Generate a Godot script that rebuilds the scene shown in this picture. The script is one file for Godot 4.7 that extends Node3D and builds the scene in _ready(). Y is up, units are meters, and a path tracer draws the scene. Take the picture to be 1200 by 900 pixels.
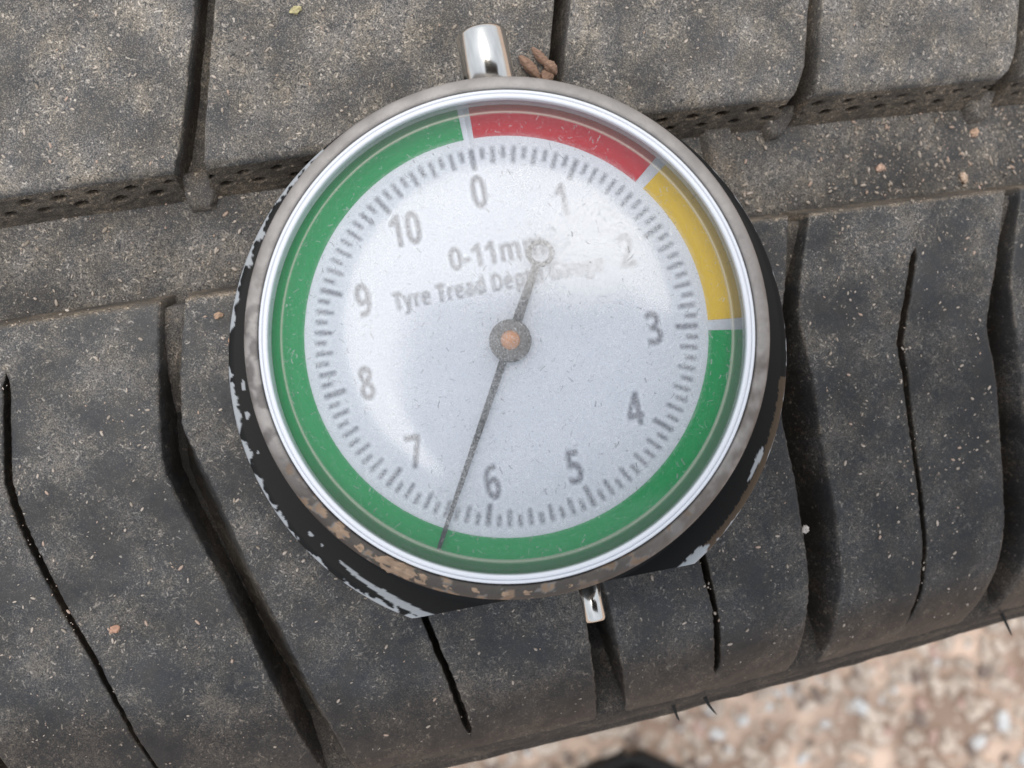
extends Node3D

# ---------------------------------------------------------------- numbers of the place, in metres
const MM := 0.001
const CAMERA_HEIGHT := 0.7452          # above the ground
const TYRE_RADIUS := 0.310             # over the tread
const TYRE_CENTRE_HEIGHT := 0.312
const TYRE_YAW := 8.6                  # degrees, the tyre's axle in plan
const TREAD_LEAN := 9.0                # degrees round the tyre from its top to the gauge
const CROWN_RADIUS := 900.0            # mm, across the tread
const CROWN_OFFSET := 55.0             # mm from the gauge to the middle of the tread
const SHOULDER_START := 20.0           # mm, where the shoulder begins to roll over
const SHOULDER_RADIUS := 17.0          # mm
const GROOVE := 5.5                    # mm, main groove depth
const GAUGE_TURN := 10.9
const GAUGE_TILT := 4.0

var rng := RandomNumberGenerator.new()
var soft_noise := FastNoiseLite.new()
var fine_noise := FastNoiseLite.new()
var used := {}
var rubber: StandardMaterial3D
var rubber_side: StandardMaterial3D
var tyre: Node3D
var tyre_to_world: Transform3D

func _ready() -> void:
	rng.seed = 7
	soft_noise.seed = 3
	soft_noise.noise_type = FastNoiseLite.TYPE_SIMPLEX
	soft_noise.frequency = 0.09
	soft_noise.fractal_octaves = 4
	fine_noise.seed = 11
	fine_noise.noise_type = FastNoiseLite.TYPE_SIMPLEX
	fine_noise.frequency = 0.9
	fine_noise.fractal_octaves = 3
	camera_and_light()
	make_ground()
	make_tyre()
	make_gauge()
	make_small_things()
	make_phone()
	make_shoe()

# ---------------------------------------------------------------- camera, sky, sun
func camera_and_light() -> void:
	var cam := Camera3D.new()
	cam.name = "camera"
	cam.position = Vector3(0, CAMERA_HEIGHT, 0)
	cam.rotation_degrees = Vector3(-90, 0, 0)
	var lens := CameraAttributesPhysical.new()
	lens.frustum_focal_length = 43.08
	lens.exposure_aperture = 44.0
	lens.frustum_focus_distance = 0.1195
	lens.frustum_near = 0.005
	lens.frustum_far = 80.0
	cam.attributes = lens
	cam.fov = 31.13
	cam.near = 0.005
	cam.far = 80.0
	add_child(cam)
	cam.current = true

	var sun_dir := Vector3(0.0, 0.975, -0.22).normalized()
	var sun := DirectionalLight3D.new()
	sun.name = "sun"
	sun.light_energy = 0.5
	sun.light_color = Color(1.0, 0.965, 0.92)
	sun.light_angular_distance = 34.0
	sun.shadow_enabled = true
	sun.look_at_from_position(sun_dir, Vector3.ZERO, Vector3(1, 0, 0))
	add_child(sun)

	# a bright, thinly clouded sky: paler round the sun, greyer low down
	var wide := 256
	var high := 128
	var im := Image.create(wide, high, false, Image.FORMAT_RGBAF)
	var clouds := FastNoiseLite.new()
	clouds.seed = 5
	clouds.frequency = 1.4
	clouds.fractal_octaves = 4
	for j in high:
		var up := PI * (0.5 - (j + 0.5) / high)
		for i in wide:
			var az := TAU * (i + 0.5) / wide
			var d := Vector3(sin(az) * cos(up), sin(up), -cos(az) * cos(up))
			var c: Color
			if d.y >= 0.0:
				var k := pow(1.0 - d.y, 2.5)
				c = Color(0.70, 0.77, 0.88).lerp(Color(0.80, 0.82, 0.85), k)
				var p := d / (d.y + 0.25)
				var n := clouds.get_noise_2d(p.x, p.z)
				c = c * (1.0 + 0.28 * n)
				var off := acos(clampf(d.dot(sun_dir), -1, 1))
				var glow := 0.6 * exp(-pow(off / 0.6, 2.0))
				c += Color(1.0, 0.97, 0.93) * glow
			else:
				c = Color(0.30, 0.27, 0.24)
			c.a = 1.0
			im.set_pixel(i, j, c)
	var sky_material := PanoramaSkyMaterial.new()
	sky_material.panorama = ImageTexture.create_from_image(im)
	var sky := Sky.new()
	sky.sky_material = sky_material
	var e := Environment.new()
	e.background_mode = Environment.BG_SKY
	e.sky = sky
	e.tonemap_mode = Environment.TONE_MAPPER_LINEAR
	e.tonemap_exposure = 1.06
	e.sdfgi_enabled = true
	e.ssao_enabled = true
	e.ssil_enabled = true
	var we := WorldEnvironment.new()
	we.name = "world"
	we.environment = e
	add_child(we)

# ---------------------------------------------------------------- helpers
func numbered(called: String) -> String:
	var n: int = used.get(called, 0)
	used[called] = n + 1
	return called if n == 0 else "%s_%03d" % [called, n]

func thing(called: String, label: String, category: String, at: Vector3, group := "") -> Node3D:
	var o := Node3D.new()
	o.name = numbered(called)
	add_child(o, true)
	o.position = at
	tag(o, label, category, group)
	return o

func tag(o: Node, label: String, category: String, group := "") -> void:
	o.set_meta("label", label)
	o.set_meta("category", category)
	if group:
		o.set_meta("group", group)

func obj(called: String, mesh: Mesh, material: Material, parent: Node) -> MeshInstance3D:
	var o := MeshInstance3D.new()
	o.name = numbered(called)
	o.mesh = mesh
	if material:
		o.material_override = material
	parent.add_child(o, true)
	return o

func plain(color: Color, roughness := 0.6, metallic := 0.0) -> StandardMaterial3D:
	var m := StandardMaterial3D.new()
	m.albedo_color = color
	m.roughness = roughness
	m.metallic = metallic
	return m

func tinted(roughness := 0.6, metallic := 0.0) -> StandardMaterial3D:
	var m := plain(Color.WHITE, roughness, metallic)
	m.vertex_color_use_as_albedo = true
	return m

# a sheet of rows x columns of points
func sheet(points: Array, colors: Array, wrap := false, flip := false, uvs: Array = []) -> ArrayMesh:
	var st := SurfaceTool.new()
	st.begin(Mesh.PRIMITIVE_TRIANGLES)
	st.set_smooth_group(0)
	var rows := points.size()
	var cols: int = points[0].size()
	for j in rows:
		for i in cols:
			if colors.size():
				st.set_color(colors[j][i])
			if uvs.size():
				st.set_uv(uvs[j][i])
			st.add_vertex(points[j][i])
	for j in rows - 1:
		for i in (cols if wrap else cols - 1):
			var a := j * cols + i
			var b := j * cols + (i + 1) % cols
			var c := a + cols
			var d := b + cols
			if flip:
				for k in [a, c, b, b, c, d]:
					st.add_index(k)
			else:
				for k in [a, b, c, b, d, c]:
					st.add_index(k)
	st.generate_normals()
	return st.commit()

# a turned shape: profile of (radius, height) in mm, with the outside facing out when it runs bottom to top
func lathe(profile: Array, segments := 96, color = null, shape = null, uv_radius := 0.0) -> ArrayMesh:
	var pts := []
	var cols := []
	var uvs := []
	for p in profile:
		var row := []
		var crow := []
		var urow := []
		for i in segments + (1 if uv_radius > 0.0 else 0):
			var a := TAU * i / segments
			var v := Vector3(p.x * sin(a), p.y, -p.x * cos(a))
			if shape != null:
				v = shape.call(v, a)
			if color != null:
				crow.append(color.call(v, a))
			if uv_radius > 0.0:
				urow.append(Vector2(0.5 + 0.5 * v.x / uv_radius, 0.5 + 0.5 * v.z / uv_radius))
			row.append(v * MM)
		pts.append(row)
		if crow.size():
			cols.append(crow)
		if urow.size():
			uvs.append(urow)
	return sheet(pts, cols, uv_radius <= 0.0, false, uvs)

func along(line: Array, w: float) -> float:      # u of a polyline of (w, u) points, softened at its bends
	return 0.25 * raw_along(line, w - 0.7) + 0.5 * raw_along(line, w) + 0.25 * raw_along(line, w + 0.7)

func raw_along(line: Array, w: float) -> float:
	for i in line.size() - 1:
		if w <= line[i + 1].x or i == line.size() - 2:
			var t: float = (w - line[i].x) / (line[i + 1].x - line[i].x)
			return lerpf(line[i].y, line[i + 1].y, t)
	return line[0].y

# ---------------------------------------------------------------- tread surface: u round the tyre, w across it, h above it (mm)
func across(w: float, u := 30.0) -> Array:          # [v, drop, outward normal in the (v, radial) plane]
	var slope := (SHOULDER_START + CROWN_OFFSET) / CROWN_RADIUS
	var worn := clampf((33.0 - u) * 0.045, -1.0, 2.8) * smoothstep(18.0, 38.0, w)      # the shoulder is worn unevenly
	if w <= SHOULDER_START:
		var s := (w + CROWN_OFFSET) / CROWN_RADIUS
		return [w, (CROWN_OFFSET * CROWN_OFFSET - (w + CROWN_OFFSET) * (w + CROWN_OFFSET)) / (2.0 * CROWN_RADIUS), Vector2(s, 1).normalized()]
	var a0 := atan(slope)
	var drop0 := (CROWN_OFFSET * CROWN_OFFSET - (SHOULDER_START + CROWN_OFFSET) * (SHOULDER_START + CROWN_OFFSET)) / (2.0 * CROWN_RADIUS)
	var a := a0 + (w - SHOULDER_START) / SHOULDER_RADIUS
	var top := deg_to_rad(80.0)
	var rest := 0.0
	if a > top:
		rest = (a - top) * SHOULDER_RADIUS
		a = top
	var v := worn + SHOULDER_START + SHOULDER_RADIUS * (sin(a) - sin(a0)) + rest * cos(a)
	var drop := drop0 - SHOULDER_RADIUS * (cos(a0) - cos(a)) - rest * sin(a)
	return [v, drop, Vector2(sin(a), cos(a))]

func tread(u: float, w: float, h: float) -> Vector3:      # in the tyre's own axes, metres
	var p := across(w, u)
	var n: Vector2 = p[2]
	var r: float = TYRE_RADIUS / MM + p[1] + h * n.y
	var a := u / (TYRE_RADIUS / MM) + deg_to_rad(TREAD_LEAN)
	return Vector3(r * sin(a) * MM, TYRE_CENTRE_HEIGHT + r * cos(a) * MM, (p[0] + h * n.x) * MM)

func tread_frame(u: float, w: float, h: float) -> Transform3D:   # in the world, y outwards
	var o := tread(u, w, h)
	var y := (tread(u, w, h + 1.0) - o).normalized()
	var x := (tread(u + 1.0, w, h) - o).normalized()
	var z := x.cross(y).normalized()
	return tyre_to_world * Transform3D(Basis(y.cross(z).normalized(), y, z), o)

func rubber_tone(u: float, w: float, h: float) -> Color:
	var n := soft_noise.get_noise_2d(u, w) * 0.5 + 0.5
	var m := fine_noise.get_noise_2d(u * 0.35, w * 0.35) * 0.5 + 0.5
	# the upper row is the dustiest; towards the shoulder the cleaner rubber is also painted darker as shade
	var dusty := clampf((6.0 - w) / 34.0, 0.0, 1.0)
	var right_shade := clampf((u + 10.0) / 50.0, 0.0, 1.0)          # darker to the right, the phone's shade painted in
	var c := Color(0.62, 0.61, 0.60).lerp(Color(0.61, 0.61, 0.62), 1.0 - dusty) * (0.66 + 0.50 * n + 0.26 * (m - 0.5))
	c = Color(c.r * (1.0 + 0.10 * (m - 0.3)), c.g, c.b * (1.0 - 0.16 * (m - 0.3))) * lerpf(0.72 - 0.24 * right_shade, 1.28, dusty)
	if h < -0.6:                          # dried mud lies in the grooves, painted darker with depth as shade
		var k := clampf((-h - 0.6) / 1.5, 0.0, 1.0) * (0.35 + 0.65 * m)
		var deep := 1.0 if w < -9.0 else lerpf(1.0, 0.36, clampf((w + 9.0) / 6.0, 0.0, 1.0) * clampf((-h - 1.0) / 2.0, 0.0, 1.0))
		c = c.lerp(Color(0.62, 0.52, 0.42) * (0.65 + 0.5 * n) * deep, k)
	var from := 26.0 - clampf((5.0 - u) * 0.08, 0.0, 4.0) + 1.6 * (n - 0.5)
	if w > from:                          # a smear of dried mud round the shoulder
		c = c.lerp(Color(0.33, 0.285, 0.245) * (0.55 + 0.5 * m), clampf((w - from) / 4.0, 0.0, 0.88))
	c.a = 1.0
	return c

# one tread block between two lines, with cuts in it
# left, right: polylines (w, u); cuts: [{line, width: polyline (w, mm), depth}]; ends: [open or walled]
func block(called: String, left: Array, right: Array, w0: float, w1: float, o := {}) -> void:
	var depth: float = o.get("depth", GROOVE)
	var step_u: float = o.get("step_u", 0.6)
	var step_w: float = o.get("step_w", 0.4)
	var cuts: Array = o.get("cuts", [])
	var shoulder: bool = o.get("shoulder", false)
	var pits: bool = o.get("pits", false)
	var taper_l: float = o.get("taper_left", 0.6)
	var taper_r: float = o.get("taper_right", 0.6)
	var round_end: float = o.get("round_end", 0.8)
	# rows
	var rows := []                         # [w, h of the end wall, pit zone 0..1 or -1]
	rows.append([w0 - 0.7, -depth, -1.0])
	rows.append([w0 - 0.05, -0.45, -1.0])
	rows.append([w0 + 0.05, -0.16, -1.0])
	rows.append([w0 + 0.22, -0.04, -1.0])
	rows.append([w0 + 0.5, 0.0, -1.0])
	var last := w1 if shoulder else w1 - round_end
	var n := maxi(2, int((last - w0 - 0.5) / step_w))
	for k in range(1, n + 1):
		rows.append([lerpf(w0 + 0.5, last, float(k) / n), 0.0, -1.0])
	if shoulder:
		rows.append([w1 + 0.6, -0.25, -1.0])
		rows.append([w1 + 1.2, -0.8, -1.0])
	else:
		for k in range(1, 6):
			var a := deg_to_rad(75.0) * k / 5.0
			rows.append([w1 - round_end + round_end * sin(a), -round_end * (1.0 - cos(a)), -1.0])
		var base: Array = rows[-1]
		var m := 40 if pits else 4
		for k in range(1, m + 1):
			var t := float(k) / m
			rows.append([base[0] + (2.0 if pits else 1.35) * t, lerpf(base[1], -depth, t), t])
	var pts := []
	var cols := []
	for r in rows:
		var w: float = r[0]
		var wc := clampf(w, w0, w1)
		var l := along(left, wc) + fine_noise.get_noise_2d(left[0].y * 9.0, w * 2.0) * 0.10
		var rr := along(right, wc) + fine_noise.get_noise_2d(right[0].y * 9.0 + 40.0, w * 2.0) * 0.10
		var deep := depth
		if shoulder:
			deep = depth * (1.0 - smoothstep(30.5, w1, w)) + 0.02
		var fade := deep / depth
		var fade_l := fade * (lerpf(0.25, 1.0, smoothstep(-2.0, 5.0, w)) if shoulder else 1.0)
		var list := []                     # [u, h]
		list.append([l - taper_l * fade_l, -deep])
		list.append([l - taper_l * 0.5 * fade_l, -deep * 0.55])
		list.append([l - taper_l * 0.12 * fade_l, -minf(deep, 0.55)])
		list.append([l, -minf(deep, 0.16)])
		list.append([l + 0.08, -minf(deep, 0.04)])
		list.append([l + 0.28, 0.0])
		var from := l + 0.28
		var stops := []
		for c in cuts:
			var half: float = 0.5 * maxf(0.0, raw_along(c.width, w))
			var centre := along(c.line, wc) + fine_noise.get_noise_2d(c.line[0].y * 5.0 + 90.0, w * 2.2) * 0.10
			var d: float = minf(c.depth * clampf(half / 0.12, 0.0, 1.0), depth)
			stops.append([centre, half, d])
		stops.append([rr - 0.28, -1.0, 0.0])
		var counts: Array = o.get("counts", [])
		for s in stops.size():
			var to: float = stops[s][0] - (stops[s][1] + 0.22 if stops[s][1] >= 0.0 else 0.0)
			if counts.size() <= s:
				counts.append(maxi(2, int(absf(to - from) / step_u)))
			for k in range(1, counts[s] + 1):
				list.append([lerpf(from, to, float(k) / counts[s]), 0.0])
			if stops[s][1] >= 0.0:
				var hw: float = stops[s][1]
				var d: float = stops[s][2]
				var cu: float = stops[s][0]
				list.append([cu - hw - 0.05, -minf(d, 0.05)])
				list.append([cu - hw, -minf(d, 0.35), 1])
				list.append([cu - hw * 0.9, -d, 1])
				list.append([cu + hw * 0.9, -d, 1])
				list.append([cu + hw, -minf(d, 0.35), 1])
				list.append([cu + hw + 0.05, -minf(d, 0.05)])
				list.append([cu + hw + 0.22, 0.0])
				from = cu + hw + 0.22
		o["counts"] = counts
		list.append([rr - 0.08, -minf(deep, 0.04)])
		list.append([rr, -minf(deep, 0.16)])
		list.append([rr + taper_r * 0.12 * fade, -minf(deep, 0.55)])
		list.append([rr + taper_r * 0.5 * fade, -deep * 0.55])
		list.append([rr + taper_r * fade, -deep])
		var row := []
		var crow := []
		for index in list.size():
			var q: Array = list[index]
			var u: float = q[0]
			var h := minf(q[1], r[1])
			var ww := w
			if h > -0.3:
				h += 0.05 * soft_noise.get_noise_2d(u * 3.0, w * 3.0)
			if r[2] > 0.0:
				ww += 0.05 * fine_noise.get_noise_2d(u * 1.2, r[2] * 5.0)
				if pits and q[1] > -0.5:
					var hollow := pit(u, r[2])
					ww -= hollow * 1.2
					h -= hollow * 1.7
			row.append(tread(u, ww, h))
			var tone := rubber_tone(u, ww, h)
			if h < -0.03 and h > -0.3 and r[2] < 0.0 and w > w0 + 0.5:      # rubbed pale along the sharp edges
				tone = tone.lerp(Color(0.72, 0.66, 0.58), clampf(0.25 + 0.9 * fine_noise.get_noise_2d(u * 0.2 + 70.0, w * 0.35), 0.0, 0.55))
			if shoulder and taper_l > 1.5 and index < 3 and w > 0.0:      # mud dried on the sloping side
				tone = tone.lerp(Color(0.62, 0.53, 0.43) * (0.45 + 0.6 * (0.5 + 0.5 * fine_noise.get_noise_2d(u * 0.8, w * 0.5))), 0.15 + 0.6 * smoothstep(6.0, 22.0, w))
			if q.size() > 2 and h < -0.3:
				tone = Color(0.18, 0.155, 0.13) * (0.7 + 0.9 * (0.5 + 0.5 * fine_noise.get_noise_2d(u, w * 1.2)))  # shade down inside the cuts, painted as a near-black tone
			if pits and r[2] > 0.0:
				tone = Color(0.80, 0.69, 0.57) * (0.55 + 0.6 * (0.5 + 0.5 * fine_noise.get_noise_2d(u * 0.7, r[2] * 5.0)))
				tone.a = 1.0
			if shoulder and w < w0 + 0.3:
				tone = tone.lerp(Color(1.0, 0.86, 0.70), clampf(0.85 + 0.9 * fine_noise.get_noise_2d(u * 0.5, w * 2.0), 0.0, 1.0))
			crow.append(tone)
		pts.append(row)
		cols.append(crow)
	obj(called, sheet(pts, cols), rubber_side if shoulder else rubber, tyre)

func pit(u: float, t: float) -> float:          # two rows of little hollows along the groove wall
	var deepest := 0.0
	for k in 2:
		var spacing := 3.3
		var q := u / spacing + (0.5 if k == 1 else 0.0)
		var cell := floorf(q)
		var du := (q - cell - 0.5) * spacing + 0.25 * sin(cell * 7.3 + k)
		var dt := (t - (0.26 if k == 0 else 0.58) - 0.02 * sin(cell * 3.1)) * 5.0
		var size := 0.85 + 0.15 * sin(cell * 5.7 + k * 2.0)
		var r := sqrt(pow(du / (0.70 * size), 2.0) + pow(dt / (0.50 * size), 2.0))
		deepest = maxf(deepest, 1.0 - smoothstep(0.65, 1.0, r))
	return deepest

# a raised patch on the groove floor with sloped sides: four corners (u, w) clockwise from the top left, floor and top heights
func ledge(called: String, corners: Array, low: float, high: float, slope := 0.3, far_high := 1.0) -> void:
	var pts := []
	var cols := []
	var n := 10
	var far: float = high if far_high > 0.0 else far_high
	for j in n + 1:
		var t := clampf((j - 1.0) / (n - 2.0), 0.0, 1.0)
		var row := []
		var crow := []
		for i in n + 1:
			var s := clampf((i - 1.0) / (n - 2.0), 0.0, 1.0)
			var p: Vector2 = corners[0].lerp(corners[1], s).lerp(corners[3].lerp(corners[2], s), t)
			var h := lerpf(high, far, t * t) + 0.16 * fine_noise.get_noise_2d(p.x * 1.5, p.y * 1.5)
			if j == 0 or j == n or i == 0 or i == n:
				h = low
				p += Vector2(slope * (float(i == n) - float(i == 0)), slope * (float(j == n) - float(j == 0)))
			row.append(tread(p.x, p.y, h))
			crow.append(rubber_tone(p.x, p.y, -1.3))
		pts.append(row)
		cols.append(crow)
	obj(called, sheet(pts, cols), rubber, tyre)

# ---------------------------------------------------------------- textures
func grey_noise(frequency: float, octaves: int, seed_: int, size: int) -> PackedByteArray:
	var n := FastNoiseLite.new()
	n.seed = seed_
	n.frequency = frequency
	n.fractal_octaves = octaves
	var im := n.get_seamless_image(size, size)
	im.convert(Image.FORMAT_L8)
	return im.get_data()

func speckle_texture(dustiness: float, seed_: int, patchy: float) -> ImageTexture:       # dusty rubber: dark ground under fine dust, pale flecks and short fibres
	var size := 1024
	var fine := grey_noise(0.30, 2, seed_ + 1, size)
	var middle := grey_noise(0.07, 3, seed_ + 2, size)
	var large := grey_noise(0.007, 5, seed_ + 3, size)
	var px := PackedFloat32Array()
	px.resize(size * size)
	var grain := RandomNumberGenerator.new()
	grain.seed = seed_ + 99
	for k in size * size:
		var cover := 0.75 * fine[k] / 255.0 + 0.24 * middle[k] / 255.0 + patchy * (large[k] / 255.0 - 0.5) - 0.26 + 0.34 * dustiness + 0.30 * (grain.randf() - 0.5)
		var dust := smoothstep(0.30, 0.85, cover)
		px[k] = 0.085 + 0.03 * grain.randf() + 0.42 * dust * (0.55 + 0.45 * grain.randf())
	for k in int(150000 * dustiness):
		var x := grain.randf() * size
		var y := grain.randf() * size
		var dn: float = (0.7 * large[int(y) * size + int(x)] + 0.3 * middle[int(y) * size + int(x)]) / 255.0
		if grain.randf() > smoothstep(0.34, 0.72, dn):
			continue
		var angle := grain.randf() * TAU
		var length := 1 + int(pow(grain.randf(), 3.6) * 9.0)
		var value := 0.24 + 0.62 * pow(grain.randf(), 2.3)
		if grain.randf() < 0.25:
			value = 0.06
		var broad := 1 + int(grain.randf() * 3.2)
		for s in length:
			for q in broad:
				var at := (int(y + (q >> 1)) & (size - 1)) * size + (int(x + (q & 1)) & (size - 1))
				px[at] = lerpf(px[at], value, 0.75)
			angle += grain.randf_range(-0.6, 0.6)
			x = fposmod(x + cos(angle), size)
			y = fposmod(y + sin(angle), size)
	for k in int(600 * dustiness):                              # larger crumbs
		var x := grain.randi() & (size - 1)
		var y := grain.randi() & (size - 1)
		var r := grain.randf_range(1.2, 2.4)
		var value := grain.randf_range(0.35, 0.8)
		for j in range(-3, 4):
			for i in range(-3, 4):
				if i * i + j * j <= r * r * grain.randf_range(0.5, 1.2):
					px[((y + j) & (size - 1)) * size + ((x + i) & (size - 1))] = value
	var bytes := PackedByteArray()
	bytes.resize(size * size * 3)
	for k in size * size:
		var v := px[k]
		var warm := clampf((v - 0.09) / 0.18, 0.0, 1.0)
		bytes[k * 3] = int(255.0 * pow(v * lerpf(0.98, 1.05, warm), 1.0 / 2.2))
		bytes[k * 3 + 1] = int(255.0 * pow(v * lerpf(0.99, 0.97, warm), 1.0 / 2.2))
		bytes[k * 3 + 2] = int(255.0 * pow(v * lerpf(1.03, 0.87, warm), 1.0 / 2.2))
	return ImageTexture.create_from_image(Image.create_from_data(size, size, false, Image.FORMAT_RGB8, bytes))

func noise_texture(frequency: float, octaves: int, seed_: int, size := 512) -> ImageTexture:
	var n := FastNoiseLite.new()
	n.seed = seed_
	n.frequency = frequency
	n.fractal_octaves = octaves
	return ImageTexture.create_from_image(n.get_seamless_image(size, size))

func make_rubber() -> void:
	var relief := noise_texture(0.05, 5, 31)
	rubber = rubber_material(speckle_texture(0.72, 40, 0.34), relief, 0.78)
	rubber_side = rubber_material(speckle_texture(0.42, 60, 0.5), relief, 0.47)

func rubber_material(picture: Texture2D, relief: Texture2D, roughness: float) -> StandardMaterial3D:
	var m := StandardMaterial3D.new()
	m.vertex_color_use_as_albedo = true
	m.albedo_texture = picture
	m.uv1_triplanar = true
	m.uv1_triplanar_sharpness = 4.0
	m.uv1_scale = Vector3.ONE / 0.056
	m.roughness = roughness
	m.metallic_specular = 0.4
	m.heightmap_enabled = true
	m.heightmap_texture = relief
	m.heightmap_scale = 0.006
	return m

# ---------------------------------------------------------------- the tyre
var lines := {}

func make_tyre() -> void:
	make_rubber()
	var lean := deg_to_rad(TREAD_LEAN)
	var yaw := deg_to_rad(TYRE_YAW)
	var round_dir := Vector3(cos(yaw), 0, -sin(yaw))
	var spot := Vector3(0, TYRE_CENTRE_HEIGHT + TYRE_RADIUS * cos(lean), 0)       # the tread right under the camera
	var base := spot - round_dir * TYRE_RADIUS * sin(lean)
	base.y = 0.0
	tyre = thing("tyre", "dusty black rubber car tyre standing upright under the dial gauge", "tyre", base)
	tyre.rotation.y = yaw
	tyre_to_world = tyre.transform

	# lines of the lateral grooves of the shoulder row, (w, u)
	var a_l := [Vector2(-11.5, -30.3), Vector2(-6.2, -31.2), Vector2(-0.9, -32.0), Vector2(2.9, -32.2), Vector2(5.6, -31.5), Vector2(10.3, -29.9), Vector2(18.6, -27.2), Vector2(28.9, -24.2), Vector2(36, -22.2)]
	var a_r := [Vector2(-11.7, -28.0), Vector2(-6.0, -29.4), Vector2(-0.7, -30.1), Vector2(3.4, -28.8), Vector2(6.9, -27.7), Vector2(13.4, -26.0), Vector2(17.1, -24.8), Vector2(23.4, -22.8), Vector2(29.6, -21.0), Vector2(36, -19.5)]
	var b_l := [Vector2(-11.5, 0.6), Vector2(-3.0, -0.9), Vector2(2.1, -1.3), Vector2(10.3, 1.3), Vector2(20.7, 3.8), Vector2(33.6, 4.8), Vector2(36, 5.0)]
	var b_r := [Vector2(-11.5, 2.9), Vector2(-3.0, 1.3), Vector2(3.0, 2.1), Vector2(10.3, 4.0), Vector2(21.2, 6.25), Vector2(33.9, 7.95), Vector2(36, 8.1)]
	var c_l := [Vector2(-12.2, 29.2), Vector2(-5.0, 27.8), Vector2(1.4, 26.0), Vector2(6.9, 25.8), Vector2(12.8, 26.4), Vector2(19.8, 26.7), Vector2(24.2, 26.8), Vector2(33.7, 26.5), Vector2(36, 26.2)]
	var c_r := [Vector2(-12.0, 31.3), Vector2(-5.6, 29.4), Vector2(-2.4, 28.8), Vector2(3.5, 29.5), Vector2(10.2, 29.7), Vector2(17.0, 30.3), Vector2(24.8, 30.3), Vector2(33.7, 30.0), Vector2(36, 29.6)]
	var d_l := [Vector2(-11.7, 53.7), Vector2(-5.4, 51.8), Vector2(1.2, 49.6), Vector2(6.5, 50.1), Vector2(16.9, 49.7), Vector2(24.8, 49.1), Vector2(28.7, 48.5), Vector2(36, 47.4)]
	var d_r := [Vector2(-11.5, 55.6), Vector2(-5.2, 53.7), Vector2(-2.3, 53.0), Vector2(5.1, 53.1), Vector2(16.9, 53.2), Vector2(24.8, 52.9), Vector2(36, 51.0)]
	var cut_1 := {"depth": 5.3, "line": [Vector2(-8, -44.6), Vector2(2.2, -46.1), Vector2(6.2, -45.5), Vector2(10, -44.4), Vector2(15, -42.8), Vector2(18.9, -41.3), Vector2(23.4, -39.9), Vector2(27.4, -38.8), Vector2(36, -35.5)],
		"width": [Vector2(-7.6, 0.0), Vector2(-6.6, 0.65), Vector2(5, 0.7), Vector2(18, 0.6), Vector2(23, 0.45), Vector2(30, 0.3), Vector2(34, 0.25)]}
	var cut_2 := {"depth": 5.3, "line": [Vector2(-8, -15.0), Vector2(2, -16.4), Vector2(10, -14.6), Vector2(20.3, -10.95), Vector2(23.2, -10.3), Vector2(26, -9.5), Vector2(32.1, -8.3), Vector2(36, -7.6)],
		"width": [Vector2(-7.6, 0.0), Vector2(-6.6, 0.6), Vector2(10, 0.6), Vector2(24, 0.6), Vector2(30, 0.7), Vector2(32.3, 0.55), Vector2(32.8, 0.0)]}
	var cut_3 := {"depth": 5.3, "line": [Vector2(-8, 16.5), Vector2(2, 13.6), Vector2(10, 14.4), Vector2(18.5, 16.0), Vector2(21.3, 16.3), Vector2(23.6, 16.8), Vector2(27.4, 17.1), Vector2(36, 17.7)],
		"width": [Vector2(-7.6, 0.0), Vector2(-6.6, 0.6), Vector2(10, 0.7), Vector2(21, 0.7), Vector2(24, 0.45), Vector2(27, 0.65), Vector2(31.5, 0.6), Vector2(32.2, 0.0)]}
	var cut_4 := {"depth": 5.3, "line": [Vector2(-8, 42.6), Vector2(-3.9, 41.3), Vector2(1.6, 39.4), Vector2(5, 39.6), Vector2(9.2, 39.6), Vector2(16.9, 39.85), Vector2(27.8, 39.7), Vector2(31.5, 39.3), Vector2(36, 38.5)],
		"width": [Vector2(-7.4, 0.0), Vector2(-6.6, 0.7), Vector2(0, 0.75), Vector2(8, 0.55), Vector2(14, 0.5), Vector2(26, 0.5), Vector2(30, 0.5), Vector2(31.8, 0.0)]}
	lines = {"grooves": [[a_l, a_r], [b_l, b_r], [c_l, c_r], [d_l, d_r]]}

	# shoulder row: the four blocks of the photograph and two more at each side
	var edge := -12.0
	block("shoulder_block", shifted(a_r, -29.7), a_l, edge, 36.0, {"shoulder": true, "cuts": [cut_1], "taper_right": 0.5, "taper_left": 0.6})
	block("shoulder_block", a_r, b_l, edge, 36.0, {"shoulder": true, "cuts": [cut_2], "taper_left": 2.3, "taper_right": 0.5})
	block("shoulder_block", b_r, c_l, edge, 36.0, {"shoulder": true, "cuts": [cut_3], "taper_left": 0.9, "taper_right": 0.3})
	block("shoulder_block", c_r, d_l, edge, 36.0, {"shoulder": true, "cuts": [cut_4], "taper_left": 1.4, "taper_right": 0.3})
	block("shoulder_block", d_r, shifted(d_l, 29.7), edge, 36.0, {"shoulder": true, "step_u": 1.2, "taper_left": 1.4})
	block("shoulder_block", shifted(d_r, 29.7), shifted(d_l, 59.4), edge, 36.0, {"shoulder": true, "step_u": 2.0, "step_w": 1.0})
	block("shoulder_block", shifted(a_r, -59.4), shifted(a_l, -29.7), edge, 36.0, {"shoulder": true, "step_u": 2.0, "step_w": 1.0})
	block("shoulder_block", shifted(a_r, -89.1), shifted(a_l, -59.4), edge, 36.0, {"shoulder": true, "step_u": 2.0, "step_w": 1.0})

	# the row above the main groove
	var g1_l := [Vector2(-60, -17.5), Vector2(-38, -23.1), Vector2(-27.5, -25.7), Vector2(-24.6, -26.7), Vector2(-22, -27.9)]
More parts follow.
